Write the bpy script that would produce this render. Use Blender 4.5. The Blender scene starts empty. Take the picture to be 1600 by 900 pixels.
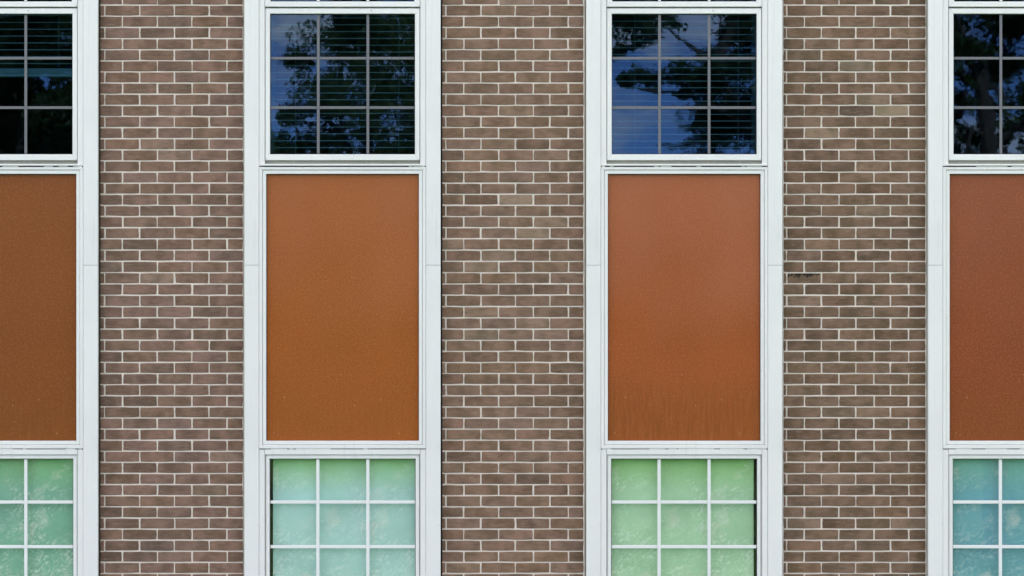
import bpy, math, random
import numpy as np
from mathutils import Vector, Matrix

random.seed(7)
rng = np.random.default_rng(11)
SC = bpy.context.scene
COL = SC.collection
R = math.radians

# ------------------------------------------------------------------ camera, sky, sun, exposure
D = 11.0                 # camera to the face of the white casings (m)
S = 0.003884             # metres per photograph pixel on that face
ZC = 3.70                # height of the camera, a raised spot facing the storey line
SUN_EL, SUN_AZ = 42.0, 28.0

cam_d = bpy.data.cameras.new('camera')
cam = bpy.data.objects.new('camera', cam_d)
COL.objects.link(cam)
cam.location = (0, -D, ZC)
cam.rotation_euler = (R(90), 0, 0)
cam_d.sensor_width = 36
cam_d.lens = 36 * D / (1600 * S)
cam_d.clip_start = 0.1
cam_d.clip_end = 3000
SC.camera = cam

SC.view_settings.view_transform = 'Standard'
SC.view_settings.look = 'None'
SC.view_settings.gamma = 1
SC.view_settings.exposure = 2.22
SC.cycles.max_bounces = 10
SC.cycles.transparent_max_bounces = 24
SC.cycles.caustics_reflective = False
SC.cycles.caustics_refractive = False

world = bpy.data.worlds.new("World")
SC.world = world
world.use_nodes = True
wn, wl = world.node_tree.nodes, world.node_tree.links
wn.clear()
w_out = wn.new('ShaderNodeOutputWorld')
w_bg = wn.new('ShaderNodeBackground')
w_bg.inputs['Strength'].default_value = 0.1
sky = wn.new('ShaderNodeTexSky')
sky.sky_type = 'NISHITA'
sky.sun_disc = False
sky.sun_elevation = R(SUN_EL)
sky.sun_rotation = R(SUN_AZ)
sky.altitude = 5000
sky.air_density = 0.8
sky.dust_density = 0.0
sky.ozone_density = 4.0
tc = wn.new('ShaderNodeTexCoord')
mp = wn.new('ShaderNodeMapping')
mp.inputs['Scale'].default_value = (8.0, 8.0, 30.0)
mp.inputs['Location'].default_value = (0.3, 2.6, 0.9)
nz = wn.new('ShaderNodeTexNoise')
nz.inputs['Scale'].default_value = 1.0
nz.inputs['Detail'].default_value = 7
nz.inputs['Roughness'].default_value = 0.58
nz.inputs['Distortion'].default_value = 0.4
cr = wn.new('ShaderNodeValToRGB')
cr.color_ramp.elements[0].position = 0.44
cr.color_ramp.elements[1].position = 0.60
mx = wn.new('ShaderNodeMix'); mx.data_type = 'RGBA'
mx.inputs[7].default_value = (8.9, 8.35, 7.8, 1)      # sunlit cloud in the sky's own units
wl.new(tc.outputs['Generated'], mp.inputs['Vector'])
wl.new(mp.outputs[0], nz.inputs['Vector'])
wl.new(nz.outputs['Fac'], cr.inputs['Fac'])
wl.new(cr.outputs['Color'], mx.inputs[0])
wl.new(sky.outputs['Color'], mx.inputs[6])
wl.new(mx.outputs[2], w_bg.inputs['Color'])
wl.new(w_bg.outputs[0], w_out.inputs['Surface'])

sun_d = bpy.data.lights.new('sun', 'SUN')
sun_d.energy = 3.6
sun_d.angle = R(0.53)
sun_d.color = (1.0, 0.95, 0.87)
sun = bpy.data.objects.new('sun', sun_d)
COL.objects.link(sun)
sv = Vector((math.sin(R(SUN_AZ)) * math.cos(R(SUN_EL)), math.cos(R(SUN_AZ)) * math.cos(R(SUN_EL)), math.sin(R(SUN_EL))))
sun.rotation_euler = sv.to_track_quat('Z', 'Y').to_euler()
sun.location = (20, 60, 60)


# ------------------------------------------------------------------ measuring helpers
def wx(px, d=0.0):
    return (px - 800) * S * (D + d) / D


def wz(py, d=0.0):
    return ZC + (450 - py) * S * (D + d) / D


# ------------------------------------------------------------------ materials
class NT:
    def __init__(self, name):
        self.m = bpy.data.materials.new(name)
        self.m.use_nodes = True
        self.n, self.l = self.m.node_tree.nodes, self.m.node_tree.links
        self.n.clear()
        self.out = self.n.new('ShaderNodeOutputMaterial')

    def node(self, t, **kw):
        x = self.n.new(t)
        for k, v in kw.items():
            setattr(x, k, v)
        return x

    def set(self, sock, v):
        if hasattr(v, 'is_linked') or isinstance(v, bpy.types.NodeSocket):
            self.l.new(v, sock)
        else:
            sock.default_value = v

    def coords(self, scale=(1, 1, 1), loc=(0, 0, 0), rot=(0, 0, 0), kind='Object', add=None):
        t = self.node('ShaderNodeTexCoord')
        v = t.outputs[kind]
        if add is not None:
            a = self.node('ShaderNodeVectorMath', operation='ADD')
            self.l.new(v, a.inputs[0]); self.l.new(add, a.inputs[1]); v = a.outputs[0]
        m = self.node('ShaderNodeMapping')
        m.inputs['Scale'].default_value = scale
        m.inputs['Location'].default_value = loc
        m.inputs['Rotation'].default_value = rot
        self.l.new(v, m.inputs['Vector'])
        return m.outputs[0]

    def noise(self, vec, scale, detail=4, rough=0.55, dist=0.0):
        x = self.node('ShaderNodeTexNoise')
        self.l.new(vec, x.inputs['Vector'])
        x.inputs['Scale'].default_value = scale
        x.inputs['Detail'].default_value = detail
        x.inputs['Roughness'].default_value = rough
        x.inputs['Distortion'].default_value = dist
        return x.outputs['Fac']

    def ramp(self, fac, stops):
        x = self.node('ShaderNodeValToRGB')
        self.l.new(fac, x.inputs['Fac'])
        e = x.color_ramp.elements
        while len(e) < len(stops):
            e.new(0.5)
        for el, (p, c) in zip(e, stops):
            el.position = p
            el.color = (c, c, c, 1) if isinstance(c, (int, float)) else (*c, 1)
        return x.outputs['Color']

    def mix(self, fac, a, b, mode='MIX'):
        x = self.node('ShaderNodeMix', data_type='RGBA', blend_type=mode)
        self.set(x.inputs[0], fac)
        self.set(x.inputs[6], a if not isinstance(a, tuple) else (*a, 1))
        self.set(x.inputs[7], b if not isinstance(b, tuple) else (*b, 1))
        return x.outputs[2]

    def math(self, op, a, b=0.0):
        x = self.node('ShaderNodeMath', operation=op)
        self.set(x.inputs[0], a); self.set(x.inputs[1], b)
        return x.outputs[0]

    def bump(self, h, strength, dist=0.01):
        x = self.node('ShaderNodeBump')
        x.inputs['Strength'].default_value = strength
        x.inputs['Distance'].default_value = dist
        self.l.new(h, x.inputs['Height'])
        return x.outputs[0]

    def bsdf(self, color, rough=0.5, normal=None, spec=0.5, **kw):
        b = self.node('ShaderNodeBsdfPrincipled')
        self.set(b.inputs['Base Color'], color if not isinstance(color, tuple) else (*color, 1))
        self.set(b.inputs['Roughness'], rough)
        b.inputs['Specular IOR Level'].default_value = spec
        for k, v in kw.items():
            self.set(b.inputs[k], v)
        if normal is not None:
            self.l.new(normal, b.inputs['Normal'])
        self.l.new(b.outputs[0], self.out.inputs['Surface'])
        return b


def brick_material(name, stained=False, attr=False):
    t = NT(name)
    info = t.node('ShaderNodeObjectInfo')
    if attr:
        a = t.node('ShaderNodeAttribute', attribute_name='tone')
        base = a.outputs['Color']
        off = None
    else:
        base = info.outputs['Color']
        sc = t.node('ShaderNodeVectorMath', operation='SCALE')
        t.l.new(info.outputs['Location'], sc.inputs[0]); sc.inputs['Scale'].default_value = 7.3
        off = sc.outputs[0]
    v = t.coords(add=off)
    vs = t.coords(scale=(1, 1, 5.5), add=off)
    big = t.noise(v, 9, 2)
    streak = t.noise(vs, 16, 6, 0.65, 0.6)
    grain = t.noise(v, 260, 3, 0.6)
    c = t.mix(t.ramp(big, [(0.38, 0.0), (0.62, 1.0)]), t.mix(0.36, base, (0.06, 0.042, 0.024)), t.mix(0.22, base, (0.34, 0.20, 0.16)))
    c = t.mix(t.ramp(streak, [(0.3, 1.0), (0.46, 0.0)]), c, t.mix(0.42, c, (0.05, 0.036, 0.03)))
    c = t.mix(t.ramp(streak, [(0.54, 0.0), (0.70, 0.8)]), c, t.mix(0.38, c, (0.36, 0.28, 0.22)))
    sp = t.ramp(grain, [(0.3, 0.78), (0.5, 1.0), (0.72, 1.15)])
    c = t.mix(1.0, c, sp, 'MULTIPLY')
    pale = t.noise(v, 60, 5, 0.7)
    c = t.mix(t.ramp(pale, [(0.68, 0.0), (0.76, 0.5)]), c, (0.42, 0.36, 0.31))
    if stained:
        vd = t.coords(scale=(1, 1, 0.35))
        dn = t.noise(vd, 75, 3, 0.6)
        sep = t.node('ShaderNodeSeparateXYZ'); t.l.new(t.coords(), sep.inputs[0])
        h = t.math('ADD', t.math('MULTIPLY', sep.outputs['Z'], 34.0), t.math('MULTIPLY', t.math('SUBTRACT', dn, 0.5), 3.4))
        c = t.mix(t.ramp(h, [(0.35, 0.0), (0.55, 0.9)]), c, (0.012, 0.009, 0.007))
    t.bsdf(c, 0.88, t.bump(t.mix(0.5, grain, streak), 0.35, 0.004), 0.25)
    return t.m


M = {}
M['brick'] = brick_material('fired clay brick')
M['brick_stained'] = brick_material('fired clay brick with drips', stained=True)
M['brick_mass'] = brick_material('fired clay brick away from view', attr=True)

t = NT('mortar')
v = t.coords()
n1, n2 = t.noise(v, 6, 3), t.noise(v, 150, 4, 0.7)
c = t.mix(n1, (0.68, 0.59, 0.525), (0.77, 0.675, 0.605))
c = t.mix(t.ramp(n2, [(0.28, 0.7), (0.42, 0.0)]), c, (0.30, 0.26, 0.22))
t.bsdf(c, 0.95, t.bump(n2, 0.6, 0.004), 0.2)
M['mortar'] = t.m


def paint(name, col, dirt=0.06, rough=0.42):
    t = NT(name)
    v = t.coords()
    vs = t.coords(scale=(9, 9, 0.8))
    big, st, fine = t.noise(v, 1.6, 3), t.noise(vs, 4, 5, 0.6), t.noise(v, 90, 3, 0.6)
    lo = tuple(x * (1 - dirt) for x in col)
    c = t.mix(t.ramp(big, [(0.35, 0.0), (0.65, 1.0)]), lo, col)
    c = t.mix(t.ramp(st, [(0.56, 0.0), (0.75, dirt * 3.2)]), c, (0.45, 0.46, 0.42))
    sp = t.noise(v, 38, 2, 0.5)
    c = t.mix(t.ramp(sp, [(0.765, 0.0), (0.79, 0.6)]), c, (0.25, 0.23, 0.2))
    t.bsdf(c, t.ramp(fine, [(0.3, rough - 0.06), (0.7, rough + 0.1)]), t.bump(fine, 0.05, 0.002), 0.4)
    return t.m


M['paint'] = paint('white painted aluminium', (0.805, 0.785, 0.775), 0.07)
M['sash'] = paint('white vinyl sash', (0.81, 0.795, 0.785), 0.05, 0.35)
M['grey_bar'] = paint('grey glazing bar', (0.155, 0.155, 0.17), 0.05, 0.4)
M['white_bar'] = paint('white glazing bar', (0.79, 0.785, 0.785), 0.02, 0.35)
M['recess_grey'] = paint('grey aluminium return', (0.30, 0.30, 0.25), 0.2, 0.6)  # grey-beige tone of the recessed returns and sill trough

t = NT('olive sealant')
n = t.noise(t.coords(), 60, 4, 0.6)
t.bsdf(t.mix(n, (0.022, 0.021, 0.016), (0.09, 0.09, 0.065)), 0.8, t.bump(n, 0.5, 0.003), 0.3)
M['sealant'] = t.m
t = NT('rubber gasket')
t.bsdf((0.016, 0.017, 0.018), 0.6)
M['gasket'] = t.m


def panel_material(name, col, drip, sky_sheen):
    t = NT(name)
    v = t.coords()
    g1 = t.noise(v, 150, 3, 0.6)
    vo = t.node('ShaderNodeTexVoronoi'); vo.inputs['Scale'].default_value = 95; vo.inputs['Randomness'].default_value = 0.45
    t.l.new(v, vo.inputs['Vector'])
    big = t.noise(v, 2.4, 3, 0.5)
    c = t.mix(t.ramp(big, [(0.3, 0.0), (0.7, 1.0)]), tuple(x * 0.94 for x in col), tuple(min(1, x * 1.06) for x in col))
    c = t.mix(t.ramp(g1, [(0.3, 0.0), (0.7, 1.0)]), t.mix(0.26, c, (0.1, 0.03, 0.006)), t.mix(0.15, c, (0.60, 0.28, 0.13)))
    g2 = t.noise(v, 70, 3, 0.65)
    c = t.mix(t.ramp(g2, [(0.5, 0.0), (0.68, 0.16)]), c, (0.52, 0.22, 0.10))
    # run marks of washed-off dust low on the panel
    sep = t.node('ShaderNodeSeparateXYZ'); t.l.new(v, sep.inputs[0])
    dn = t.noise(t.coords(scale=(1, 1, 0.09)), 62, 5, 0.7)
    edge = t.noise(t.coords(scale=(1, 1, 0.12)), 30, 4, 0.6)
    low = t.ramp(t.math('ADD', sep.outputs['Z'], t.math('MULTIPLY', t.math('SUBTRACT', edge, 0.5), 0.3)), [(0.20, 1.0), (0.40, 0.0)])
    d = t.math('MULTIPLY', t.ramp(dn, [(0.47, 0.0), (0.64, 1.0)]), low)
    c = t.mix(t.math('MULTIPLY', d, drip), c, (0.20, 0.062, 0.012))
    c = t.mix(t.math('MULTIPLY', low, drip * 0.42), c, (0.21, 0.07, 0.010))
    d2 = t.math('MULTIPLY', t.ramp(dn, [(0.33, 1.0), (0.45, 0.0)]), low)
    c = t.mix(t.math('MULTIPLY', d2, drip * 0.16), c, (0.5, 0.3, 0.17))
    # pinkish sky sheen put into the colour, stronger towards the top
    sheen_mask = t.noise(t.coords(scale=(1, 1, 0.6)), 1.1, 2, 0.45)
    sheen_mask = t.math('ADD', sheen_mask, t.math('MULTIPLY', t.math('SUBTRACT', sep.outputs['Z'], 0.85), 0.22))
    c = t.mix(t.math('MULTIPLY', t.ramp(sheen_mask, [(0.42, 0.0), (0.72, 1.0)]), sky_sheen), c, (0.50, 0.24, 0.17))
    # specks of lime and paint
    sp = t.node('ShaderNodeTexVoronoi'); sp.inputs['Scale'].default_value = 30
    t.l.new(t.coords(scale=(1, 1, 0.6)), sp.inputs['Vector'])
    pick = t.noise(v, 9, 2)
    s = t.math('MULTIPLY', t.ramp(sp.outputs['Distance'], [(0.045, 1.0), (0.075, 0.0)]), t.ramp(pick, [(0.56, 0.0), (0.6, 0.8)]))
    c = t.mix(t.math('MULTIPLY', s, t.ramp(sep.outputs['Z'], [(0.42, 1.0), (0.62, 0.0)])), c, (0.66, 0.5, 0.3))
    h = t.mix(0.5, g1, vo.outputs['Distance'])
    b = t.bsdf(c, t.ramp(g1, [(0.3, 0.26), (0.7, 0.38)]), t.bump(h, 0.6, 0.0025), 0.16)
    return t.m


PANEL_COL = [(0.195, 0.046, 0.0015), (0.325, 0.079, 0.006), (0.32, 0.069, 0.011), (0.22, 0.041, 0.009)]
PANEL_DRIP = [0.4, 0.12, 0.6, 0.25]
PANEL_SKY_SHEEN = [0.03, 0.14, 0.21, 0.10]


def glass_material(name, tint, ior, wave, refl, soft=0.015):
    t = NT(name)
    v = t.coords(kind='Generated')
    tcw = t.node('ShaderNodeNewGeometry')
    mp_ = t.node('ShaderNodeMapping'); mp_.inputs['Scale'].default_value = (1.0, 1.0, 1.0)
    t.l.new(tcw.outputs['Position'], mp_.inputs['Vector'])
    n = t.noise(mp_.outputs[0], 2.6, 2, 0.4)
    n2 = t.noise(mp_.outputs[0], 14, 2, 0.5)
    bm = t.bump(t.mix(0.12, n, n2), wave, 0.01)
    lw = t.node('ShaderNodeLayerWeight'); lw.inputs['Blend'].default_value = 0.5
    f0 = ((ior - 1) / (ior + 1)) ** 2
    fr = t.math('ADD', t.math('MULTIPLY', t.math('POWER', lw.outputs['Facing'], 5.0), 1 - f0), f0)
    tr = t.node('ShaderNodeBsdfTransparent'); tr.inputs['Color'].default_value = (*tint, 1)
    gl = t.node('ShaderNodeBsdfGlossy'); gl.inputs['Roughness'].default_value = soft
    gl.inputs['Color'].default_value = (*refl, 1)
    t.l.new(bm, gl.inputs['Normal'])
    ms = t.node('ShaderNodeMixShader')
    t.l.new(fr, ms.inputs[0]); t.l.new(tr.outputs[0], ms.inputs[1]); t.l.new(gl.outputs[0], ms.inputs[2])
    t.l.new(ms.outputs[0], t.out.inputs['Surface'])
    return t.m


M['glass_dark'] = glass_material('tinted upper glass', (0.44, 0.59, 0.66), 1.52, 0.07, (0.50, 0.68, 1.0))
M['glass_clear'] = glass_material('lower glass', (0.99, 0.998, 0.995), 1.48, 0.10, (0.95, 1.0, 0.95))

t = NT('blind slat')
n = t.noise(t.coords(), 30, 3)
t.bsdf(t.mix(n, (0.55, 0.58, 0.54), (0.64, 0.66, 0.62)), 0.5)
M['slat'] = t.m
t = NT('blind cord')
t.bsdf((0.5, 0.5, 0.47), 0.8)
M['cord'] = t.m


def shade_material(name, col, green, marks=1.0):
    t = NT(name)
    v = t.coords()
    big = t.noise(v, 3.0, 4, 0.55, 0.3)
    c = t.mix(t.ramp(big, [(0.3, 0.0), (0.7, 1.0)]), tuple(x * 0.86 for x in col), tuple(min(1, x * 1.10) for x in col))
    # green light from the lawn painted across the top, ragged lower edge
    sep = t.node('ShaderNodeSeparateXYZ'); t.l.new(v, sep.inputs[0])
    e = t.noise(v, 8, 5, 0.65)
    h = t.math('ADD', sep.outputs['Z'], t.math('MULTIPLY', t.math('SUBTRACT', e, 0.5), 0.10))
    c = t.mix(t.math('MULTIPLY', t.ramp(h, [(0.60, 0.0), (0.83, 1.0)]), green), c, (0.22, 0.49, 0.08))
    # pale streaks in patches, slanting up to the right
    for ang, sc_, lo, hi, amt in ((38, 9, 0.50, 0.60, 0.55), (58, 18, 0.51, 0.60, 0.68), (15, 7, 0.50, 0.61, 0.42)):
        rm = t.node('ShaderNodeMapping'); rm.inputs['Scale'].default_value = (0.9, 1, 4.2)
        t.l.new(t.coords(rot=(0, R(ang), 0), loc=(sc_, 0, ang)), rm.inputs['Vector'])
        vv = rm.outputs[0]
        s = t.mix(0.42, t.noise(vv, sc_, 6, 0.68, 1.4), t.noise(v, 46, 5, 0.7, 0.6))
        area = t.noise(t.coords(loc=(ang, 0, sc_)), 3.6, 4, 0.6)
        area = t.math('ADD', area, t.math('MULTIPLY', t.math('SUBTRACT', 0.45, sep.outputs['Z']), 0.14))
        c = t.mix(t.math('MULTIPLY', t.math('MULTIPLY', t.ramp(s, [(lo, 0.0), (hi, 1.0)]), t.ramp(area, [(0.50, 0.0), (0.66, 1.0)])), amt * marks), c, (0.84, 0.90, 0.80))
    tan = t.noise(t.coords(loc=(5, 2, 9)), 4.5, 5, 0.65)
    c = t.mix(t.ramp(tan, [(0.56, 0.0), (0.74, 0.6)]), c, (0.74, 0.72, 0.62))
    fine = t.noise(v, 120, 3, 0.7)
    c = t.mix(t.ramp(fine, [(0.62, 0.0), (0.74, 0.4)]), c, (0.75, 0.86, 0.74))
    t.bsdf(c, 0.8, t.bump(fine, 0.2, 0.002), 0.2)
    return t.m


SHADE_COL = [(0.22, 0.45, 0.33), (0.43, 0.67, 0.605), (0.41, 0.635, 0.40), (0.15, 0.37, 0.425)]
SHADE_GREEN = [0.6, 0.85, 0.8, 0.35]

t = NT('dark interior')
n = t.noise(t.coords(), 2, 3)
t.bsdf(t.mix(n, (0.05, 0.055, 0.06), (0.07, 0.075, 0.08)), 0.9)
M['interior'] = t.m
t = NT('roof felt')
n = t.noise(t.coords(), 3, 4)
t.bsdf(t.mix(n, (0.06, 0.06, 0.06), (0.11, 0.105, 0.1)), 0.9)
M['roof'] = t.m

t = NT('lawn')
v = t.coords()
a, b_, c_ = t.noise(v, 0.35, 5, 0.6), t.noise(v, 3.2, 6, 0.7), t.noise(v, 28, 3, 0.7)
c = t.mix(b_, (0.035, 0.085, 0.016), (0.085, 0.16, 0.035))
c = t.mix(t.ramp(a, [(0.55, 0.0), (0.68, 0.8)]), c, (0.19, 0.17, 0.085))
c = t.mix(t.ramp(c_, [(0.35, 0.55), (0.6, 0.0)]), c, (0.02, 0.04, 0.01))
t.bsdf(c, 0.95, t.bump(c_, 0.9, 0.06), 0.1)
M['lawn'] = t.m

t = NT('bark')
vs = t.coords(scale=(1, 1, 0.25))
n = t.noise(vs, 14, 6, 0.7)
t.bsdf(t.mix(n, (0.025, 0.02, 0.016), (0.10, 0.085, 0.07)), 0.95, t.bump(n, 0.8, 0.03), 0.1)
M['bark'] = t.m


def leaf_material(name, lo, hi):
    t = NT(name)
    g = t.node('ShaderNodeNewGeometry')
    n = t.noise(t.coords(), 0.9, 3)
    f = t.mix(0.5, g.outputs['Random Per Island'], n)
    c = t.mix(f, lo, hi)
    b = t.bsdf(c, 0.55, None, 0.3)
    tl = t.node('ShaderNodeBsdfTranslucent')
    t.l.new(t.mix(0.5, c, (0.1, 0.2, 0.02)), tl.inputs['Color'])
    ms = t.node('ShaderNodeMixShader'); ms.inputs[0].default_value = 0.3
    t.l.new(b.outputs[0], ms.inputs[1]); t.l.new(tl.outputs[0], ms.inputs[2])
    t.l.new(ms.outputs[0], t.out.inputs['Surface'])
    return t.m


M['leaf'] = leaf_material('broad leaf', (0.03, 0.06, 0.018), (0.085, 0.125, 0.035))
M['leaf_dark'] = leaf_material('dark broad leaf', (0.02, 0.042, 0.016), (0.05, 0.085, 0.03))
M['needle'] = leaf_material('spruce needle', (0.016, 0.035, 0.02), (0.04, 0.07, 0.04))


# ------------------------------------------------------------------ mesh helpers
class MB:
    def __init__(self):
        self.v, self.f = [], []

    def quad_box(self, x0, x1, y0, y1, z0, z1, bev=0.0):
        """Box; bev chamfers the four edges round its camera-side (y0) face."""
        b = min(bev, (x1 - x0) / 3, (z1 - z0) / 3)
        i = len(self.v)
        if b > 0:
            self.v += [(x0 + b, y0, z0 + b), (x1 - b, y0, z0 + b), (x1 - b, y0, z1 - b), (x0 + b, y0, z1 - b),
                       (x0, y0 + b, z0), (x1, y0 + b, z0), (x1, y0 + b, z1), (x0, y0 + b, z1),
                       (x0, y1, z0), (x1, y1, z0), (x1, y1, z1), (x0, y1, z1)]
            fs = [(0, 1, 2, 3)]
            for k in range(4):
                n = (k + 1) % 4
                fs += [(4 + k, 4 + n, n, k), (8 + k, 8 + n, 4 + n, 4 + k)]
            fs.append((11, 10, 9, 8))
        else:
            self.v += [(x0, y0, z0), (x1, y0, z0), (x1, y0, z1), (x0, y0, z1), (x0, y1, z0), (x1, y1, z0), (x1, y1, z1), (x0, y1, z1)]
            fs = [(0, 1, 2, 3), (7, 6, 5, 4), (4, 5, 1, 0), (5, 6, 2, 1), (6, 7, 3, 2), (7, 4, 0, 3)]
        self.f += [tuple(i + a for a in q) for q in fs]
        return self

    def ring(self, xo0, xo1, zo0, zo1, xi0, xi1, zi0, zi1, y0, y1, gap=0.0, bev=0.002):
        """Rectangular frame of four mitred members (a hairline shows at each mitre)."""
        O = [(xo0, zo0), (xo1, zo0), (xo1, zo1), (xo0, zo1)]
        I = [(xi0, zi0), (xi1, zi0), (xi1, zi1), (xi0, zi1)]
        for k in range(4):
            n = (k + 1) % 4
            a, b, c, d = O[k], O[n], I[n], I[k]
            if gap:
                def along(p, q, s):
                    L = math.hypot(q[0] - p[0], q[1] - p[1])
                    return (p[0] + (q[0] - p[0]) / L * s, p[1] + (q[1] - p[1]) / L * s)
                a, b, c, d = along(a, b, gap), along(b, a, gap), along(c, d, gap), along(d, c, gap)
            # inset for a soft edge
            cx_, cz_ = (a[0] + b[0] + c[0] + d[0]) / 4, (a[1] + b[1] + c[1] + d[1]) / 4
            i = len(self.v)
            loop = [a, b, c, d]
            horiz = k in (0, 2)
            for (x, z) in loop:
                if horiz:
                    z += math.copysign(min(bev, abs(z - cz_) * 0.5), cz_ - z)
                else:
                    x += math.copysign(min(bev, abs(x - cx_) * 0.5), cx_ - x)
                self.v.append((x, y0, z))
            self.v += [(x, y0 + bev, z) for x, z in loop]
            self.v += [(x, y1, z) for x, z in loop]
            self.f.append(tuple(i + q for q in (0, 1, 2, 3)))
            for q in range(4):
                r = (q + 1) % 4
                self.f += [(i + 4 + q, i + 4 + r, i + r, i + q), (i + 8 + q, i + 8 + r, i + 4 + r, i + 4 + q)]
            self.f.append((i + 11, i + 10, i + 9, i + 8))
        return self

    def tube(self, pts, rad, n=8):
        i0 = len(self.v)
        for k, p in enumerate(pts):
            p = Vector(p)
            d = (Vector(pts[min(k + 1, len(pts) - 1)]) - Vector(pts[max(k - 1, 0)])).normalized()
            u = d.orthogonal().normalized(); w = d.cross(u)
            for j in range(n):
                a = 2 * math.pi * j / n
                self.v.append(tuple(p + (u * math.cos(a) + w * math.sin(a)) * rad[k]))
        for k in range(len(pts) - 1):
            for j in range(n):
                a, b = i0 + k * n + j, i0 + k * n + (j + 1) % n
                self.f.append((a, b, b + n, a + n))
        self.f.append(tuple(i0 + (len(pts) - 1) * n + j for j in range(n)))
        return self

    def mesh(self, name, mat):
        me = bpy.data.meshes.new(name)
        me.from_pydata(self.v, [], self.f)
        me.validate()
        me.materials.append(mat)
        return me

    def build(self, name, mat, parent=None, loc=(0, 0, 0)):
        return link(name, self.mesh(name, mat), parent, loc)


def link(name, me, parent=None, loc=(0, 0, 0)):
    o = bpy.data.objects.new(name, me)
    COL.objects.link(o)
    o.location = loc
    if parent is not None:
        o.parent = parent
    return o


def thing(name, label, cat, loc=(0, 0, 0), group=None):
    o = bpy.data.objects.new(name, None)
    COL.objects.link(o)
    o.location = loc
    o.empty_display_size = 0.2
    o['label'] = label
    o['category'] = cat
    if group:
        o['group'] = group
    return o


def structure(o):
    o['kind'] = 'structure'
    return o


def box(name, mat, parent, x0, x1, y0, y1, z0, z1, bev=0.0, centre=True):
    """A box part with its origin at its own centre (face plane for textures)."""
    cx, cz = ((x0 + x1) / 2, (z0 + z1) / 2) if centre else (0, 0)
    return MB().quad_box(x0 - cx, x1 - cx, y0, y1, z0 - cz, z1 - cz, bev).build(name, mat, parent, (cx, 0, cz))


# ------------------------------------------------------------------ ground and the building behind the facade
Z_TOP = 7.25             # parapet
X_L, X_R = -5.9, 5.9
structure(MB().quad_box(-700, 700, -900, 500, -0.5, 0.0).build('lawn', M['lawn']))

structure(MB().quad_box(X_L, X_R, 0.36, 9.0, Z_TOP - 0.35, Z_TOP + 0.05).build('roof', M['roof']))
structure(MB().quad_box(X_L, X_R, 9.0, 9.25, 0.0, Z_TOP).build('back_wall', M['interior']))
for xs in (X_L - 0.25, X_R):
    structure(MB().quad_box(xs, xs + 0.25, 0.13, 9.25, 0.0, Z_TOP + 0.05).build('side_wall', M['interior']))
structure(MB().quad_box(X_L, X_R, 0.36, 9.0, 0.05, 0.25).build('floor_slab', M['interior']))
structure(MB().quad_box(X_L, X_R, 0.36, 9.0, wz(420), wz(330)).build('floor_slab', M['interior']))

# ------------------------------------------------------------------ brick piers
BD = 0.062               # brick face behind the casing face
PITCH = 17.43


def joint_y(k):
    """photograph height of the bed joint above course k."""
    if k <= 0: return 7.8 + k * PITCH
    if k <= 21: return 7.8 + k * (372.9 - 7.8) / 21
    if k <= 29: return 372.9 + (k - 21) * (514.1 - 372.9) / 8
    if k <= 51: return 514.1 + (k - 29) * (896 - 514.1) / 22
    return 896 + (k - 51) * PITCH


def brick_verts(w, h, d, rnd):
    """Brick face with an uneven outline and chipped, rounded arrises; open at the back."""
    a, b = w / 2, h / 2
    j = lambda s: rnd.uniform(-s, s)
    nx = 4 if w > 0.12 else 2
    out = [(-a + 2 * a * k / nx, -b) for k in range(nx)] + [(a, -b), (a, 0.0)] + [(a - 2 * a * k / nx, b) for k in range(nx)] + [(-a, b), (-a, 0.0)]
    outer, inner = [], []
    for (x, z) in out:
        corner = abs(abs(x) - a) < 1e-6 and abs(abs(z) - b) < 1e-6
        x2 = x + j(0.0011); z2 = z + j(0.0009)
        if corner:
            x2 -= math.copysign(rnd.uniform(0, 0.0022), x); z2 -= math.copysign(rnd.uniform(0, 0.0018), z)
        outer.append((x2, z2))
        c = rnd.uniform(0.0014, 0.0034)
        inner.append((x2 - math.copysign(c, x2) * (1 if abs(x) > a * 0.9 else 0), z2 - math.copysign(c, z2) * (1 if abs(z) > b * 0.5 else 0)))
    n = len(out)
    v = [(x, j(0.0004), z) for x, z in inner] + [(x, 0.0026, z) for x, z in outer] + [(x, d, z) for x, z in outer]
    f = [tuple(range(n))]
    for k in range(n):
        m = (k + 1) % n
        f += [(n + k, n + m, m, k), (2 * n + k, 2 * n + m, n + m, n + k)]
    return v, f


BRICKS = {}


def brick_mesh(w, h, rnd):
    key = (round(w, 3), round(h, 3))
    pool = BRICKS.setdefault(key, [])
    limit = 9 if w > 0.15 else 5
    if len(pool) < limit:
        v, f = brick_verts(w, h, 0.05, rnd)
        me = bpy.data.meshes.new('brick')
        me.from_pydata(v, [], f)
        me.materials.append(M['brick'])
        pool.append(me)
        return me
    return rnd.choice(pool)


def srgb(r, g, b):
    return tuple(((c / 255 + 0.055) / 1.055) ** 2.4 if c > 10 else c / 255 / 12.92 for c in (r, g, b))


def brick_tone(rnd, pier, frac):
    """fired-clay tones: purplish to olive brown, a few pale buff ones; each pier came from its own batch."""
    pal = {0: ((125, 101, 93), (120, 98, 87), (111, 91, 82)),
           1: ((125, 102, 90), (122, 101, 86), (113, 92, 80)),
           2: ((115, 95, 81), (109, 91, 76), (101, 83, 70))}.get(pier, ((122, 99, 89), (116, 96, 83), (108, 88, 77)))
    base = pal[0] if (q := rnd.random()) < 0.42 else (pal[1] if q < 0.8 else pal[2])
    if rnd.random() < 0.03:
        base = tuple(v + 17 for v in base)
    k = rnd.gauss(1.02, 0.032)
    tint = rnd.gauss(0, 1.3)
    c = srgb(*(max(20, min(215, b * k + d)) for b, d in zip(base, (tint + 5, 0.5, -tint - 4))))
    return c


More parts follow.
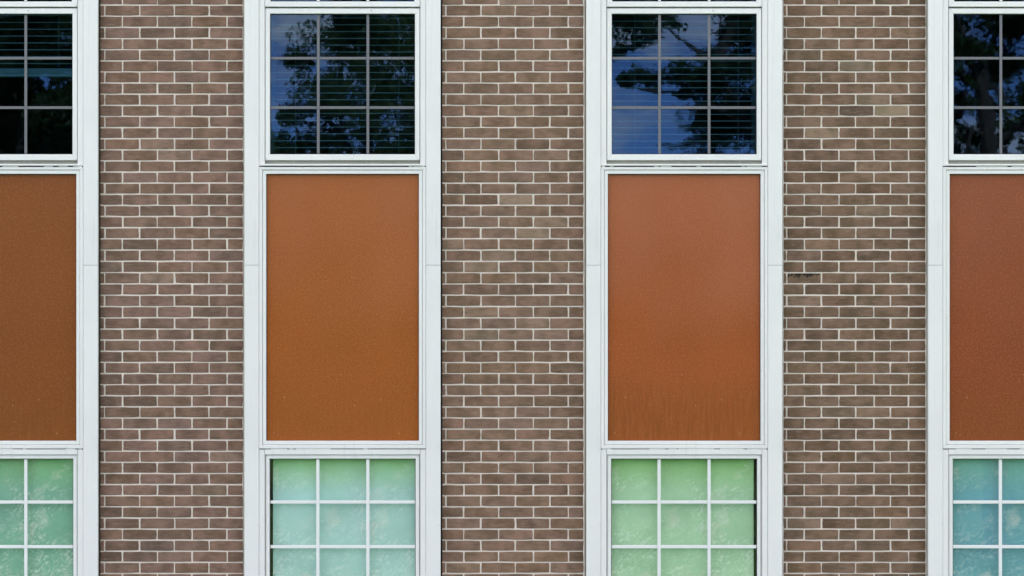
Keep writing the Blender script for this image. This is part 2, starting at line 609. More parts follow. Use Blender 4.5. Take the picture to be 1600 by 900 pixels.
# left edge, brick end at the right, head joints of the two alternating courses (photograph pixels)
PIERS = [
    dict(l=156.3, r=379.6, a=(163.6, 218.1, 272.4, 326.6), b=(191.3, 245.7, 299.9, 354.7), e=381.4),
    dict(l=690.6, r=911.4, a=(696.9, 751.3, 805.3, 859.1), b=(724.7, 779.1, 833.4, 888.0), e=915.0),
    dict(l=1224.6, r=1446.2, a=(1229.3, 1283.6, 1337.2, 1391.5), b=(1256.9, 1311.1, 1365.7, 1420.0), e=1450.4),
]
PIER_LABEL = [
    'purplish brown brick pier between the half-lowered blind window and the teal-paned bay',
    'brown brick pier in the middle, between the two full orange panels',
    'olive brown brick pier with one black-stained brick, beside the bluest lower panes',
]
OUT = [dict(l=156.3 - 534.4, r=379.6 - 534.4, a=tuple(x - 534.4 for x in PIERS[0]['a']), b=tuple(x - 534.4 for x in PIERS[0]['b']), e=381.0 - 534.4),
       dict(l=1225.4 + 534.4, r=1446.2 + 534.4, a=tuple(x + 534.4 for x in PIERS[2]['a']), b=tuple(x + 534.4 for x in PIERS[2]['b']), e=1449.4 + 534.4)]
K_TOP, K_BOT = -24, 80
JW = 1.95


def make_pier(idx, p, label):
    rnd = random.Random(100 + idx)
    seen = idx < 3
    xm = wx((p['l'] + p['r']) / 2, BD)
    root = thing('brick_pier', label, 'brick wall', (xm, BD, 0), 'brick piers between the window bays')
    # mortar body: recessed joints, with a fillet of mortar closing the right-hand edge
    mb = MB()
    zt = wz(joint_y(K_TOP), BD)
    mb.quad_box(wx(p['l'] - (1.4 if idx == 2 else -0.4), BD) - xm, wx(p['r'], BD) - xm, 0.0036, 0.30, 0.0, zt)
    mb.build('mortar', M['mortar'], root)
    # squeezed-out mortar fillet against the next casing
    fx0, fx1 = wx(p['r'] - 0.6, BD) - xm, wx(p['e'], BD) - xm
    fm = MB(); n = 260
    for k in range(n + 1):
        z = zt * k / n
        e = rnd.uniform(-0.0015, 0.0015); y = rnd.uniform(0.0, 0.006)
        fm.v += [(fx0 + e, y + 0.001, z), ((fx0 + fx1) / 2 + e, y - 0.003, z), (fx1, y + 0.002, z), (fx1, 0.06, z)]
    for k in range(n):
        for j in range(3):
            a = 4 * k + j
            fm.f.append((a, a + 1, a + 5, a + 4))
    fm.build('mortar_fillet', M['mortar'], root)
    extra_v, extra_f, extra_c = [], [], []
    for k in range(K_TOP, K_BOT):
        y0, y1 = joint_y(k), joint_y(k + 1)
        z1, z0 = wz(y0 + JW / 2, BD), wz(y1 - JW / 2, BD)
        if z0 < 0.02:
            break
        heads = p['b'] if (k % 2) else p['a']
        edges = [p['l'] - JW / 2] + list(heads) + [p['r'] + JW / 2]
        for i in range(len(edges) - 1):
            l, r = edges[i] + JW / 2, edges[i + 1] - JW / 2
            if i > 0: l += rnd.uniform(-0.35, 0.35)
            if i < len(edges) - 2: r += rnd.uniform(-0.35, 0.35)
            w = (r - l) * S * (D + BD) / D
            h = round((z1 - z0) * 1000) / 1000
            w = round(w / 0.002) * 0.002 if w > 0.05 else round(w, 3)
            x, z = wx((l + r) / 2, BD) - xm, (z0 + z1) / 2 + rnd.uniform(-0.0007, 0.0007)
            tone = brick_tone(rnd, idx, k / 52)
            dy = rnd.uniform(-0.0016, 0.0016)
            vis = seen and 0 <= k + 1 <= 52
            px, py = (l + r) / 2, (y0 + y1) / 2
            for (bx, by, bc) in SPECIAL:
                if abs(px - bx) < 25 and abs(py - by) < 8 and r - l > 30:
                    tone = srgb(*bc)
            if vis:
                o = link('brick', brick_mesh(w, h, rnd), root, (x, dy, z))
                o.rotation_euler = (0, R(rnd.uniform(-0.25, 0.25)), R(rnd.uniform(-0.35, 0.35)))
                o.color = (*tone, 1)
                if idx == 2 and abs(px - 1257) < 20 and abs(py - 434) < 7:
                    o.name = 'stained_brick'
                    o.data = o.data.copy(); o.data.materials[0] = M['brick_stained']
                    o['label'] = 'brick with black drip stains along its upper edge'
            else:
                v, f = brick_verts(w, h, 0.05, rnd)
                i0 = len(extra_v)
                extra_v += [(a + x, b + dy, c + z) for a, b, c in v]
                extra_f += [tuple(q + i0 for q in g) for g in f]
                extra_c += [tone] * len(v)
    me = bpy.data.meshes.new('brickwork')
    me.from_pydata(extra_v, [], extra_f)
    at = me.color_attributes.new('tone', 'FLOAT_COLOR', 'POINT')
    at.data.foreach_set('color', np.array([(*c, 1) for c in extra_c], dtype=np.float32).ravel())
    me.materials.append(M['brick_mass'])
    o = link('brickwork', me, root)
    o['kind'] = 'stuff'
    return root


SPECIAL = [(1392, 172, (156, 138, 114)), (751, 416, (146, 124, 104)), (832, 364, (150, 128, 108)), (779, 398, (138, 116, 98)),
           (1338, 172, (92, 76, 64)), (1340, 155, (136, 116, 96)), (1392, 155, (132, 112, 92)), (1338, 98, (132, 116, 98)),
           (300, 350, (140, 116, 104)), (245, 433, (146, 122, 106)), (191, 415, (138, 114, 100)), (805, 310, (146, 126, 106)),
           (860, 155, (140, 116, 104)), (751, 522, (132, 112, 92)), (1283, 210, (142, 120, 98)), (1365, 330, (130, 110, 90)),
           (330, 765, (128, 108, 90)), (191, 555, (110, 88, 76)), (1311, 640, (118, 100, 82)), (1420, 695, (116, 98, 82))]

for i, p in enumerate(PIERS):
    make_pier(i, p, PIER_LABEL[i])
make_pier(3, OUT[0], 'brown brick pier beyond the cut-off bay with the half-lowered blind')
make_pier(4, OUT[1], 'brown brick pier beyond the cut-off bay with the forked trunk reflection')


# ------------------------------------------------------------------ window bays
def sash(root, cx, name, x_out, z_out, x_in, z_in, y0, y1, glass, bar, rows, bar_w, ycol, pane_y, bar_y, mitre=True):
    """A sash: mitred frame, grid of glazing bars and one pane in each opening. All heights in metres, widths from the bay centre."""
    fr = MB().ring(-x_out, x_out, z_out[0], z_out[1], -x_in, x_in, z_in[0], z_in[1], y0, y1, 0.00025, 0.0025).build(name, M['sash'], root)
    bead = MB().ring(-x_in, x_in, z_in[0], z_in[1], -x_in + 0.0035, x_in - 0.0035, z_in[0] + 0.0035, z_in[1] - 0.0035, y0 + 0.008, pane_y + 0.004, 0, 0.001)
    bead.build('glazing_gasket', M['gasket'], fr)
    xi, zl, zh = x_in - 0.0035, z_in[0] + 0.0035, z_in[1] - 0.0035
    b = bar_w / 2
    xs = [-xi] + list(ycol) + [xi]
    zs = [zl] + sorted(rows) + [zh]
    for xk in ycol:
        MB().quad_box(-b, b, 0, 0.008, zl, zh, 0.0016).build('glazing_bar', bar, fr, (xk, bar_y, 0))
    for zk in rows:
        for q in range(len(xs) - 1):
            l = xs[q] + (b + 0.0006 if q > 0 else 0); r = xs[q + 1] - (b + 0.0006 if q < len(xs) - 2 else 0)
            MB().quad_box(l, r, 0, 0.008, -b, b, 0.0016).build('glazing_bar', bar, fr, (0, bar_y, zk))
    for q in range(len(xs) - 1):
        for s in range(len(zs) - 1):
            l = xs[q] + (b * 0.6 if q > 0 else 0); r = xs[q + 1] - (b * 0.6 if q < len(xs) - 2 else 0)
            lo = zs[s] + (b * 0.6 if s > 0 else 0); hi = zs[s + 1] - (b * 0.6 if s < len(zs) - 2 else 0)
            MB().quad_box(l, r, pane_y, pane_y + 0.005, lo, hi).build('pane', glass, fr)
    return fr


def joint_smears(root, zc, rnd):
    """short runs of old sealant left in the horizontal joint"""
    mb = MB()
    x = -128.0
    while x < 126:
        w = rnd.choice((6, 14, 30, 48)) * rnd.uniform(0.7, 1.2)
        if rnd.random() < 0.55:
            e = min(x + w, 128.0)
            mb.quad_box(x * S, e * S, rnd.uniform(0.003, 0.007), 0.03, zc - 0.0032, zc + 0.0032, 0.0012)
        x += w + rnd.uniform(1, 10)
    if mb.v:
        mb.build('joint_sealant', M['paint'], root)


def make_bay(i, px_c, label, visible=True):
    cx = wx(px_c)
    root = thing('window_bay', label, 'window bay', (cx, 0, 0), 'white window bays in the brick wall')
    u = lambda px: px * S                    # half-widths in pixels of the photograph
    rnd = random.Random(40 + i)
    # casing boards: a lower and an upper length each side, meeting in a thin joint
    zj = wz(414.5)
    for sgn in (-1, 1):
        for (lo, hi) in ((0.02, zj - 0.0008), (zj + 0.0008, Z_TOP - 0.1)):
            a, b = sorted((sgn * u(130.6), sgn * u(153.4)))
            box('casing_board', M['paint'], root, a, b, 0.0, 0.02, lo, hi, 0.002)
        # dark joint between the boards and the frame, and the return towards the brick
        a, b = sorted((sgn * u(129.0), sgn * u(152.6)))
        box('casing_back', M['recess_grey'] if sgn < 0 else M['sealant'], root, a, b, 0.0202, 0.31, 0.02, Z_TOP - 0.1)
    z = lambda py, d=0.0: wz(py, d)
    # jamb strips beside the upper and the lower window
    for sgn in (-1, 1):
        for (p0, p1) in ((-700, 259.2), (702.6, 1180)):
            a, b = sorted((sgn * u(121.6), sgn * u(130.3)))
            box('jamb_strip', M['paint'], root, a, b, 0.004, 0.06, z(p1), z(p0) if p0 > 0 else Z_TOP - 0.1, 0.002)
    # ---- upper window: lower sash set in front, the rail of the upper sash above it
    cols = (u(-38.3), u(39.3))
    sash(root, cx, 'lower_sash', u(120.6), (z(250.4), z(12.8)), u(113.4), (z(241.0), z(21.2)), 0.006, 0.045,
         M['glass_dark'], M['grey_bar'], (z(91, .02), z(168.2, .02)), u(4.3), cols, 0.0225, 0.0205)
    zt = Z_TOP - 0.42
    sash(root, cx, 'upper_sash', u(121.0), (z(10.6), zt), u(112.6), (z(2.3), zt - 0.06), 0.0, 0.045,
         M['glass_dark'], M['sash'], (z(-70), z(-145)), u(4.3), cols, 0.0205, 0.0185)
    box('window_head', M['paint'], root, u(-130.3), u(130.3), -0.004, 0.06, zt + 0.004, Z_TOP - 0.1, 0.003)
    # sill trough and ledge under the upper window
    box('sill_trough', M['recess_grey'], root, u(-121.2), u(121.2), 0.022, 0.06, z(257.0), z(250.9))
    box('window_sill', M['paint'], root, u(-126.0), u(126.0), -0.006, 0.055, z(259.0), z(256.2), 0.0015)
    box('joint_gasket', M['gasket'], root, u(-130.6), u(130.6), 0.028, 0.05, z(261.5), z(258.8))  # black gasket strip set deep in the joint
    joint_smears(root, z(260.0), rnd)
    # ---- orange spandrel panel in its two-step frame
    MB().ring(u(-130.2), u(130.2), z(701.0), z(260.9), u(-125.3), u(125.3), z(695.4), z(265.3), 0.000, 0.06, 0.0003, 0.0018).build('panel_frame', M['paint'], root)
    MB().ring(u(-124.9), u(124.9), z(694.9), z(265.8), u(-119.5), u(119.5), z(689.0), z(271.6), 0.005, 0.06, 0.0003, 0.0018).build('panel_bead', M['sash'], root)
    pc = min(max(i, 0), 3)
    pm = panel_material('orange panel finish', PANEL_COL[pc], PANEL_DRIP[pc], PANEL_SKY_SHEEN[pc])
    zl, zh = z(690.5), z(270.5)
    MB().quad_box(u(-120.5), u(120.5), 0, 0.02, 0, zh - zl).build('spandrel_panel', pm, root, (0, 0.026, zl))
    MB().ring(u(-119.9), u(119.9), z(689.6), z(271.2), u(-118.9), u(118.9), z(688.9), z(272.4), 0.018, 0.0265, 0, 0.0005).build('panel_gasket', M['gasket'], root)
    # ---- lower window
    box('joint_gasket', M['gasket'], root, u(-130.6), u(130.6), 0.028, 0.05, z(702.8), z(700.6))
    joint_smears(root, z(701.65), rnd)
    MB().ring(u(-121.2), u(121.2), z(1180), z(702.3), u(-120.8), u(120.8), z(1172), z(710.6), 0.003, 0.06, 0.0, 0.002).build('window_frame', M['paint'], root)
    sash(root, cx, 'upper_sash', u(120.0), (z(931), z(711.3)), u(114.2), (z(922), z(717.2)), 0.012, 0.05,
         M['glass_clear'], M['white_bar'], (z(784.6, .02), z(854.4, .02)), u(5.0), (u(-39.0), u(39.3)), 0.0245, 0.0205)
    sash(root, cx, 'lower_sash', u(120.0), (z(1170), z(932)), u(113.4), (z(1160), z(941)), 0.006, 0.045,
         M['glass_clear'], M['white_bar'], (z(1014), z(1087)), u(5.0), (u(-39.0), u(39.3)), 0.0225, 0.0185)
    box('window_sill', M['paint'], root, u(-130.4), u(130.4), -0.035, 0.06, z(1196), z(1181), 0.004)
    box('apron_board', M['paint'], root, u(-130.3), u(130.3), 0.004, 0.06, 0.02, z(1197), 0.003)
    # inner lining of the openings, so no daylight leaks past the frames
    lin = MB()
    for sgn in (-1, 1):
        a, b = sorted((sgn * u(117.0), sgn * u(128.9)))
        lin.quad_box(a, b, 0.0605, 0.355, z(1180), Z_TOP - 0.36)
    lin.build('inner_jamb', M['sash'] if visible else M['sash'], root)
    box('spandrel_back', M['interior'], root, u(-116.9), u(116.9), 0.0605, 0.355, z(712), z(255))
    box('apron_back', M['interior'], root, u(-128.9), u(128.9), 0.0605, 0.355, 0.03, z(1181))
    box('head_back', M['interior'], root, u(-116.9), u(116.9), 0.0605, 0.355, zt - 0.02, Z_TOP - 0.36)
    return root


BAYS = [(-0.6, 'white window bay cut off at the left edge, half-lowered blind behind its dark panes'),
        (535.0, 'white window bay with plain orange panel and teal lower panes left of the middle pier'),
        (1069.3, 'white window bay with sky reflected up top and lime green lower panes'),
        (1603.7, 'white window bay cut off at the right edge, forked trunk reflected above blue-green panes')]
for i, (c, lab) in enumerate(BAYS):
    make_bay(i, c, lab)
make_bay(-1, -0.6 - 534.4, 'white window bay further left, past the outermost brick pier', False)
make_bay(4, 1603.7 + 534.4, 'white window bay further right, past the outermost brick pier', False)

# coping that closes the wall at the top
structure(MB().quad_box(X_L - 0.25, X_R + 0.25, -0.05, 0.36, Z_TOP - 0.1, Z_TOP + 0.08, 0.01).build('wall_coping', M['paint']))
for sgn in (-1, 1):
    a, b = sorted((sgn * 5.0, sgn * 5.9))
    structure(MB().quad_box(a, b, BD, 0.35, 0.0, Z_TOP - 0.1).build('wall_end', M['mortar']))


# ------------------------------------------------------------------ blinds and shades inside
def make_blind(i, px_c, label, py_bottom, spacing, tilt):
    y = 0.115
    cx = wx(px_c)
    u = lambda px: px * S * (D + y) / D
    root = thing('venetian_blind', label, 'window blind', (cx, y, 0), 'venetian blinds inside the upper windows')
    top = Z_TOP - 0.5
    MB().quad_box(u(-112), u(112), -0.02, 0.03, top - 0.045, top, 0.003).build('head_rail', M['slat'], root)
    hw = u(112.5)
    sm = MB()
    # one slat, slightly crowned across its width
    n = 4
    for k in range(n + 1):
        f = k / n - 0.5
        sm.v += [(-hw, f * 0.048, 0.0022 * (1 - 4 * f * f)), (hw, f * 0.048, 0.0022 * (1 - 4 * f * f)),
                 (-hw, f * 0.048, 0.0022 * (1 - 4 * f * f) - 0.0028), (hw, f * 0.048, 0.0022 * (1 - 4 * f * f) - 0.0028)]
    for k in range(n):
        a = 4 * k
        sm.f += [(a, a + 4, a + 5, a + 1), (a + 2, a + 3, a + 7, a + 6)]
    sm.f += [(0, 1, 3, 2), (4 * n, 4 * n + 2, 4 * n + 3, 4 * n + 1)]
    me = sm.mesh('slat', M['slat'])
    zb = wz(py_bottom, y)
    z = zb + 0.012
    rnd = random.Random(i)
    if py_bottom < 200:                       # gathered slats resting on the raised rail
        for k in range(9):
            o = link('slat', me, root, (0, 0, z)); z += 0.0036
        z += 0.03
    while z < top - 0.05:
        o = link('slat', me, root, (0, 0, z))
        o.rotation_euler = (R(tilt + rnd.uniform(-1.5, 1.5)), R(rnd.uniform(-0.12, 0.12)), 0)
        z += spacing
    MB().quad_box(-hw, hw, -0.022, 0.022, zb - 0.010, zb + 0.008, 0.003).build('bottom_rail', M['slat'], root)
    for px in (-75, 86):
        MB().tube([(u(px), -0.027, zb), (u(px), -0.027, top - 0.04)], [0.0011, 0.0011], 5).build('cord', M['cord'], root)
    return root


make_blind(0, BAYS[0][0], 'half-lowered blind with its bottom rail across the dark window at the left edge', 118, 0.042, 8)
make_blind(1, BAYS[1][0], 'open slatted blind behind the dark window filled by a leafy tree reflection', 244, 0.0418, 6)
make_blind(2, BAYS[2][0], 'open slatted blind behind the dark window reflecting blue sky', 244, 0.0408, 6)


def make_shade(i, px_c, label, cut=(0, 0)):
    y = 0.060
    cx = wx(px_c)
    hw = 113.2 * S
    root = thing('roller_shade', label, 'window shade', (cx, y, wz(925)), 'pale shades inside the lower windows')
    h = wz(712) - wz(925)
    mat = shade_material('streaked shade', SHADE_COL[i], SHADE_GREEN[i], (1.0, 1.0, 1.0, 0.5)[i])
    n = 16
    mb = MB()
    for s, dy in ((0, 0.0), (1, 0.004)):
        for k in range(n + 1):
            x = -hw + cut[0] * S + (2 * hw - (cut[0] + cut[1]) * S) * k / n
            wv = 0.003 * math.sin(k * 0.9 + i)
            for q in range(2):
                mb.v.append((x, wv + dy, -0.75 if q == 0 else h + 0.02))
    m = (n + 1) * 2
    for k in range(n):
        a = 2 * k
        mb.f += [(a, a + 2, a + 3, a + 1), (m + a, m + a + 1, m + a + 3, m + a + 2)]
    mb.f += [(0, 1, m + 1, m), (2 * n, m + 2 * n, m + 2 * n + 1, 2 * n + 1)]
    mb.build('shade_cloth', mat, root)
    MB().quad_box(-hw, hw, -0.006, 0.012, -0.775, -0.752, 0.003).build('hem_bar', M['slat'], root)
    MB().tube([(-hw, 0.02, h + 0.03), (hw, 0.02, h + 0.03)], [0.018, 0.018], 12).build('roller', M['slat'], root)
    return root


make_shade(0, BAYS[0][0], 'dull green shade with a pale diagonal streak, behind the lower panes at the left edge')
make_shade(1, BAYS[1][0], 'pale teal shade with white streaks behind the lower panes left of the middle pier', (2.7, 0))
make_shade(2, BAYS[2][0], 'lime green streaked shade behind the lower panes right of the middle pier', (0, 3.0))
make_shade(3, BAYS[3][0], 'blue-teal shade behind the lower panes at the right edge')


# ------------------------------------------------------------------ trees across the lawn, seen reflected in the glass
def leaf_mesh(name, centres, radii, counts, size, mat, rs, droop=0.0, aspect=0.5):
    pts = []
    for c, r, n in zip(centres, radii, counts):
        d = rs.normal(size=(n, 3)); d /= np.linalg.norm(d, axis=1)[:, None] + 1e-9
        rr = rs.random(n) ** 0.45
        pts.append(np.array(c) + d * rr[:, None] * np.array(r))
    P = np.concatenate(pts); n = len(P)
    a = rs.normal(size=(n, 3)); a[:, 2] -= droop; a /= np.linalg.norm(a, axis=1)[:, None]
    b = rs.normal(size=(n, 3)); b -= (a * b).sum(1)[:, None] * a; b /= np.linalg.norm(b, axis=1)[:, None]
    L = size * (0.6 + 0.8 * rs.random(n))[:, None]
    W = L * aspect
    V = np.stack([P - a * L / 2, P + b * W / 2, P + a * L / 2, P - b * W / 2], 1).reshape(-1, 3)
    me = bpy.data.meshes.new(name)
    me.vertices.add(4 * n); me.loops.add(4 * n); me.polygons.add(n)
    me.vertices.foreach_set('co', V.astype(np.float32).ravel())
    me.loops.foreach_set('vertex_index', np.arange(4 * n, dtype=np.int32))
    me.polygons.foreach_set('loop_start', np.arange(0, 4 * n, 4, dtype=np.int32))
    me.update(calc_edges=True)
    me.materials.append(mat)
    return me


def broad_tree(name, label, x, dist, trunk_pts, trunk_r, limbs, clumps, size, mat, seed, per=260):
    """limbs: polylines in world x/z offsets; clumps: (x, y, z, r) crown lobes in tree coordinates."""
    rs = np.random.default_rng(seed); rnd = random.Random(seed)
    root = thing(name, label, 'tree', (x, -dist, 0), 'trees on the lawn facing the wall')
    tb = MB().tube(trunk_pts, trunk_r, 10)
    tb.build('trunk', M['bark'], root)
    for (pts, r0, r1) in limbs:
        n = len(pts)
        MB().tube(pts, [r0 + (r1 - r0) * k / (n - 1) for k in range(n)], 7).build('limb', M['bark'], root)
    cs, rr, ct = [], [], []
    tw = MB()
    top = Vector(trunk_pts[-1])
    anchors = [Vector(q) for pts, _, _ in limbs for q in pts[1:]] + [top]
    for (cx, cy, cz, r) in clumps:
        m = max(5, int(10 * r * r))
        for _ in range(m):
            d = Vector((rnd.gauss(0, 1), rnd.gauss(0, 1), rnd.gauss(0, 0.8))).normalized() * r * rnd.uniform(0.35, 1.0)
            c = Vector((cx, cy, cz)) + d
            s = min(rnd.uniform(0.22, 0.5) * (0.75 + 0.25 * r), 0.05 + 0.8 * r)
            cs.append(c); rr.append((s * 1.2, s * 1.2, s * 0.75)); ct.append(int(per * s * s * 5))
            if rnd.random() < 0.5:
                a = min(anchors, key=lambda q: (q - c).length)
                mid = (a + c) / 2 + Vector((0, 0, rnd.uniform(-0.1, 0.25)))
                tw.tube([a, mid, c], [0.03, 0.018, 0.006], 5)
    tw.build('twigs', M['bark'], root)['kind'] = 'stuff'
    o = link('crown', leaf_mesh('crown', cs, rr, ct, size, mat, rs, 0.4), root)
    o['kind'] = 'stuff'
    return root


def spruce(label, x, dist, height, radius, seed, z0=0.8):
    rs = np.random.default_rng(seed); rnd = random.Random(seed)
    root = thing('spruce_tree', label, 'tree', (x, -dist, 0), 'trees on the lawn facing the wall')
    MB().tube([(0, 0, 0), (0.03, 0, height * 0.5), (0, 0, height)], [0.16, 0.10, 0.012], 8).build('trunk', M['bark'], root)
    cs, rr, ct = [], [], []
    br = MB()
    z = z0
    while z < height - 0.1:
        L = radius * (1 - z / height) ** 0.85 + 0.08
        nb = 9
        for k in range(nb):
            a = 2 * math.pi * (k + rnd.random() * 0.6) / nb
            Lk = L * rnd.uniform(0.75, 1.1)
            d = Vector((math.cos(a), math.sin(a), -0.22))
            br.tube([(0, 0, z), tuple(Vector((0, 0, z)) + d * Lk)], [0.02, 0.005], 4)
            m = max(2, int(Lk / 0.16))
            for q in range(m):
                f = (q + 0.6) / m
                c = Vector((0, 0, z)) + d * Lk * f + Vector((0, 0, rnd.uniform(-0.05, 0.05)))
                cs.append(c); s = 0.08 + 0.13 * (1 - f * 0.5); rr.append((s * 1.3, s * 1.3, s * 0.65)); ct.append(42)
        z += 0.27
    br.build('boughs', M['bark'], root)['kind'] = 'stuff'
    o = link('needles', leaf_mesh('needles', cs, rr, ct, 0.10, M['needle'], rs, 0.5, 0.13), root)
    o['kind'] = 'stuff'
    return root


def rx(px, d):           # where a point d metres out from the wall must stand to be mirrored at photograph px
    return (px - 800) * S * (D + d) / D


def rz(py, d):
    return ZC + (450 - py) * S * (D + d) / D


def lobes(d, spec, depth=1.2, seed=0):
    """crown lobes given where their mirror images fall: (px, py, radius in px)."""
    rnd = random.Random(seed)
    k = S * (D + d) / D
    return [(rx(px, d), rnd.uniform(-depth, depth), rz(py, d), r * k) for px, py, r in spec]


def shift(cl, x):
    return [(a - x, b, c, r) for a, b, c, r in cl]


# dense dark maple mirrored at the left edge
d = 17.0; x = rx(20, d)
cl = shift(lobes(d, [(-120, 120, 110), (10, 60, 120), (110, 150, 105), (20, 230, 120), (-90, 270, 110), (120, 300, 110), (0, -90, 130), (130, 0, 110), (60, 380, 110), (-60, 420, 100), (150, 420, 90)], 1.5, 1), x)
broad_tree('maple_tree', 'dense dark maple across the lawn, facing the bay at the left edge', x, d,
           [(0, 0, 0), (0.08, 0, 1.5), (0, 0.05, 3.2), (0.05, 0, 5.0)], [0.26, 0.21, 0.18, 0.12],
           [([(0, 0, 2.6), (0.9, 0.3, 4.0), (1.7, 0.4, 5.6)], 0.11, 0.04), ([(0, 0, 3.0), (-1.0, -0.2, 4.4), (-1.8, 0.1, 6.0)], 0.11, 0.04), ([(0.03, 0, 4.6), (0.2, 0.3, 6.5), (0.1, 0.2, 8.4)], 0.1, 0.03)],
           cl, 0.11, M['leaf_dark'], 3, 420)
d = 24.0; x = rx(40, d)
cl = shift(lobes(d, [(-40, 60, 90), (60, 90, 90), (110, 40, 70), (0, 170, 90), (90, 190, 90), (40, 270, 90), (-70, 240, 80), (130, 130, 60), (50, -20, 80), (130, 260, 70)], 1.5, 2), x)
broad_tree('maple_tree', 'second dense maple close behind the one facing the bay at the left edge', x, d,
           [(0, 0, 0), (-0.08, 0, 2.0), (0, 0.05, 4.2), (0.05, 0, 6.0)], [0.3, 0.25, 0.2, 0.12],
           [([(0, 0, 3.6), (1.1, 0.3, 5.2), (2.0, 0.4, 7.0)], 0.12, 0.04), ([(0, 0, 4.0), (-1.2, -0.2, 5.8), (-2.2, 0.1, 7.6)], 0.12, 0.04)],
           cl, 0.2, M['leaf_dark'], 4, 200)
# leafy tree mirrored in the second bay
d = 16.0; x = rx(570, d)
cl = shift(lobes(d, [(545, 60, 70), (620, 40, 70), (640, 120, 70), (560, 150, 75), (500, 150, 45), (620, 210, 75), (530, 235, 70), (480, 225, 40), (590, -60, 90), (520, -70, 60), (680, 180, 60), (600, 310, 90), (510, 330, 80), (680, 300, 70), (470, 95, 18), (455, 175, 20)], 1.1, 5), x)
broad_tree('linden_tree', 'leafy green linden across the lawn with blue gaps along its left side', x, d,
           [(0, 0, 0), (-0.05, 0, 1.4), (0.06, 0.05, 3.0), (0, 0, 4.6), (0.05, 0, 6.2)], [0.22, 0.18, 0.15, 0.12, 0.07],
           [([(0, 0, 2.4), (-0.6, 0.2, 3.8), (-0.95, 0.1, 5.4)], 0.08, 0.03), ([(0, 0, 2.8), (0.7, -0.2, 4.2), (1.2, 0.1, 5.8)], 0.08, 0.03), ([(0, 0, 4.4), (-0.3, 0.2, 6.0), (-0.4, 0.1, 7.4)], 0.06, 0.02)],
           cl, 0.075, M['leaf'], 6, 560)
d = 27.0; x = rx(575, d)
cl = shift(lobes(d, [(560, 60, 50), (620, 80, 55), (570, 130, 55), (640, 150, 50), (520, 190, 45), (585, 205, 55), (650, 225, 50), (540, 265, 60), (620, 280, 60), (590, 10, 50), (650, 20, 45)], 1.2, 7), x)
broad_tree('linden_tree', 'second green linden standing behind the one with blue gaps along its side', x, d,
           [(0, 0, 0), (0.08, 0, 2.0), (-0.04, 0.05, 4.4), (0, 0, 7.0)], [0.26, 0.22, 0.17, 0.09],
           [([(0, 0, 3.6), (-1.0, 0.3, 5.4), (-1.6, 0.4, 7.4)], 0.1, 0.03), ([(0, 0, 4.2), (1.1, -0.2, 6.0), (1.9, 0.1, 8.0)], 0.1, 0.03)],
           cl, 0.14, M['leaf'], 8, 190)
# tree mirrored in the third bay: a long low branch reaches left over open sky
d = 15.0; x = rx(1215, d)
cl = shift(lobes(d, [(1190, 60, 55), (1150, 110, 50), (1200, 170, 70), (1250, 100, 80), (1130, 165, 34), (1090, 120, 22), (1060, 120, 18), (1030, 116, 14), (1000, 118, 12), (978, 121, 7), (1150, 40, 20), (1175, 10, 38), (1110, 108, 16),
                     (1230, -40, 80), (1290, 200, 70), (1240, 260, 80), (1300, 40, 70), (1075, 140, 9), (1110, 140, 20),
                     (985, 40, 22), (1008, 56, 16), (960, 30, 28), (1035, 18, 16), (1052, 42, 9), (975, 70, 12), (992, 68, 5), (940, 0, 36), (1085, 0, 12), (930, 55, 12), (1000, -30, 40), (1100, -40, 50)], 0.8, 9), x)
broad_tree('oak_tree', 'spreading oak across the lawn with one long low branch against the sky', x, d,
           [(0, 0, 0), (0.06, 0, 1.5), (-0.03, 0, 3.0), (0, 0, 4.4), (0.05, 0, 6.0)], [0.25, 0.2, 0.17, 0.14, 0.08],
           [([(0, 0, 5.4), (-0.7, 0.1, 6.2), (-1.4, 0.1, 6.5), (-2.2, 0, 6.6)], 0.06, 0.015), ([(0, 0, 5.2), (-0.9, 0.1, 6.9), (-1.9, 0.0, 7.6), (-2.6, 0, 7.5)], 0.08, 0.015), ([(0, 0, 3.4), (0.8, 0.2, 4.6), (1.2, 0.1, 6.0)], 0.08, 0.03)],
           cl, 0.075, M['leaf_dark'], 12, 560)
# spruce whose boughs fringe the foot of the third bay's reflection
d = 19.0
spruce('dark spruce across the lawn, its tip below the oak branch', rx(1112, d), d, 7.7, 2.7, 21)
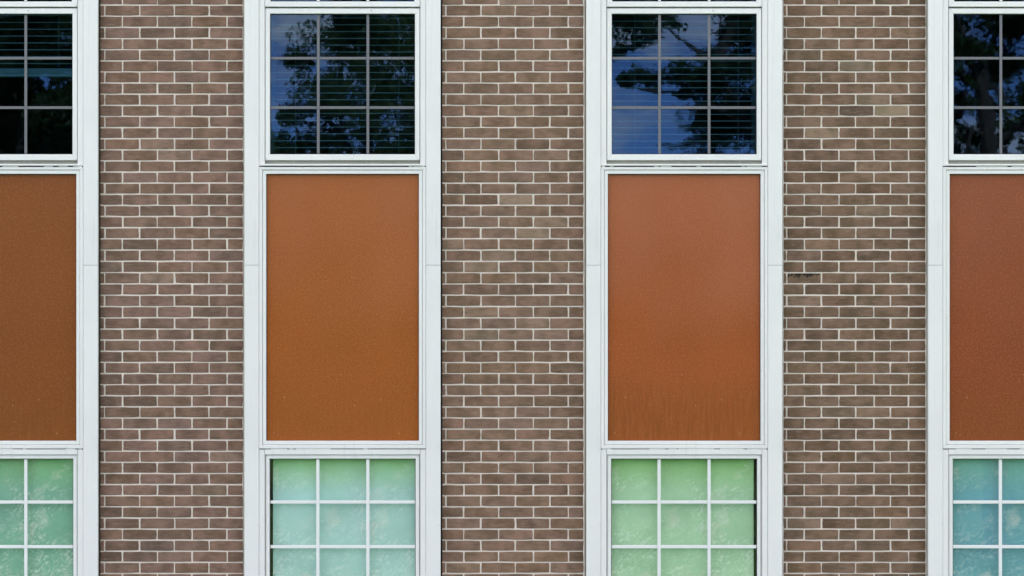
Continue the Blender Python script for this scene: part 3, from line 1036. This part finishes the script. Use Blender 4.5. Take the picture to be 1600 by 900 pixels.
# forked tree mirrored at the right edge
d = 14.0; x = rx(1540, d)
k = S * (D + d) / D
zz = lambda py: rz(py, d)
xx = lambda px: rx(px, d) - x
cl = shift(lobes(d, [(1500, 45, 38), (1550, 30, 45), (1600, 50, 45), (1490, 85, 22), (1585, 100, 30), (1610, 150, 30), (1520, 85, 18), (1540, -50, 80), (1460, -20, 60), (1640, 0, 70), (1660, 130, 60), (1440, 80, 40),
                     (1500, 228, 9), (1580, 212, 9), (1625, 250, 28), (1525, 215, 8), (1510, 150, 8), (1500, 135, 8), (1505, 285, 24), (1455, 235, 22), (1650, 240, 45), (1610, 190, 14), (1503, 190, 5), (1512, 163, 4), (1570, 160, 5)], 0.7, 14), x)
broad_tree('ash_tree', 'ash across the lawn with a thick forked trunk, facing the bay at the right edge', x, d,
           [(xx(1556), 0, 0), (xx(1552), 0, zz(420)), (xx(1548), 0, zz(260)), (xx(1541), 0, zz(175)), (xx(1534), 0, zz(140))], [0.15, 0.13, 0.112, 0.105, 0.095],
           [([(xx(1536), 0, zz(150)), (xx(1528), 0.05, zz(122)), (xx(1518), 0.1, zz(95)), (xx(1500), 0.1, zz(40))], 0.075, 0.035),
            ([(xx(1536), 0, zz(145)), (xx(1541), 0.0, zz(115)), (xx(1553), -0.1, zz(85)), (xx(1570), 0, zz(20))], 0.07, 0.035),
            ([(xx(1541), 0, zz(165)), (xx(1515), 0.1, zz(132)), (xx(1492), 0.1, zz(118)), (xx(1462), 0.1, zz(112))], 0.075, 0.03),
            ([(xx(1548), 0, zz(212)), (xx(1520), 0.1, zz(205)), (xx(1500), 0.1, zz(180))], 0.05, 0.02),
            ([(xx(1548), 0, zz(235)), (xx(1585), 0.1, zz(200)), (xx(1620), 0.1, zz(188))], 0.06, 0.03)],
           cl, 0.08, M['leaf_dark'], 17, 520)
d = 29.0; x = rx(1570, d)
cl = shift(lobes(d, [(1500, 215, 22), (1545, 190, 30), (1600, 210, 40), (1520, 255, 40), (1590, 265, 45), (1490, 175, 14), (1640, 160, 45), (1560, 110, 30), (1500, 100, 26), (1470, 250, 40), (1660, 240, 45)], 1.2, 19), x)
broad_tree('birch_tree', 'loose crowned birch standing well behind the forked ash', x, d,
           [(0, 0, 0), (0.08, 0, 2.4), (-0.04, 0.05, 5.2), (0, 0, 8.0)], [0.2, 0.17, 0.12, 0.05],
           [([(0, 0, 4.6), (-0.8, 0.3, 6.4), (-1.4, 0.4, 8.0)], 0.06, 0.02), ([(0, 0, 5.0), (0.9, -0.2, 6.8), (1.5, 0.1, 8.4)], 0.06, 0.02)],
           cl, 0.13, M['leaf'], 23, 110)
# a wooded edge a long way behind them
for j, (px, dd, hh, sd) in enumerate(((330, 46, 9.5, 31), (800, 60, 8.2, 33), (1420, 52, 8.6, 35))):
    x = rx(px, dd)
    rnd = random.Random(sd)
    cl = [(rnd.uniform(-3.2, 3.2), rnd.uniform(-1.5, 1.5), rnd.uniform(hh * 0.35, hh * 0.82), rnd.uniform(1.0, 1.6)) for _ in range(16)]
    broad_tree('beech_tree', ['broad beech far across the lawn, behind the maple and the linden', 'low rounded beech farthest across the lawn', 'broad beech far across the lawn, behind the ash'][j], x, dd,
               [(0, 0, 0), (0.1, 0, hh * 0.3), (0, 0, hh * 0.65)], [0.3, 0.24, 0.1],
               [([(0, 0, hh * 0.3), (1.2, 0, hh * 0.5), (2.2, 0, hh * 0.6)], 0.12, 0.04), ([(0, 0, hh * 0.33), (-1.2, 0, hh * 0.5), (-2.2, 0, hh * 0.62)], 0.12, 0.04)],
               cl, 0.24, M['leaf'], sd, 90)
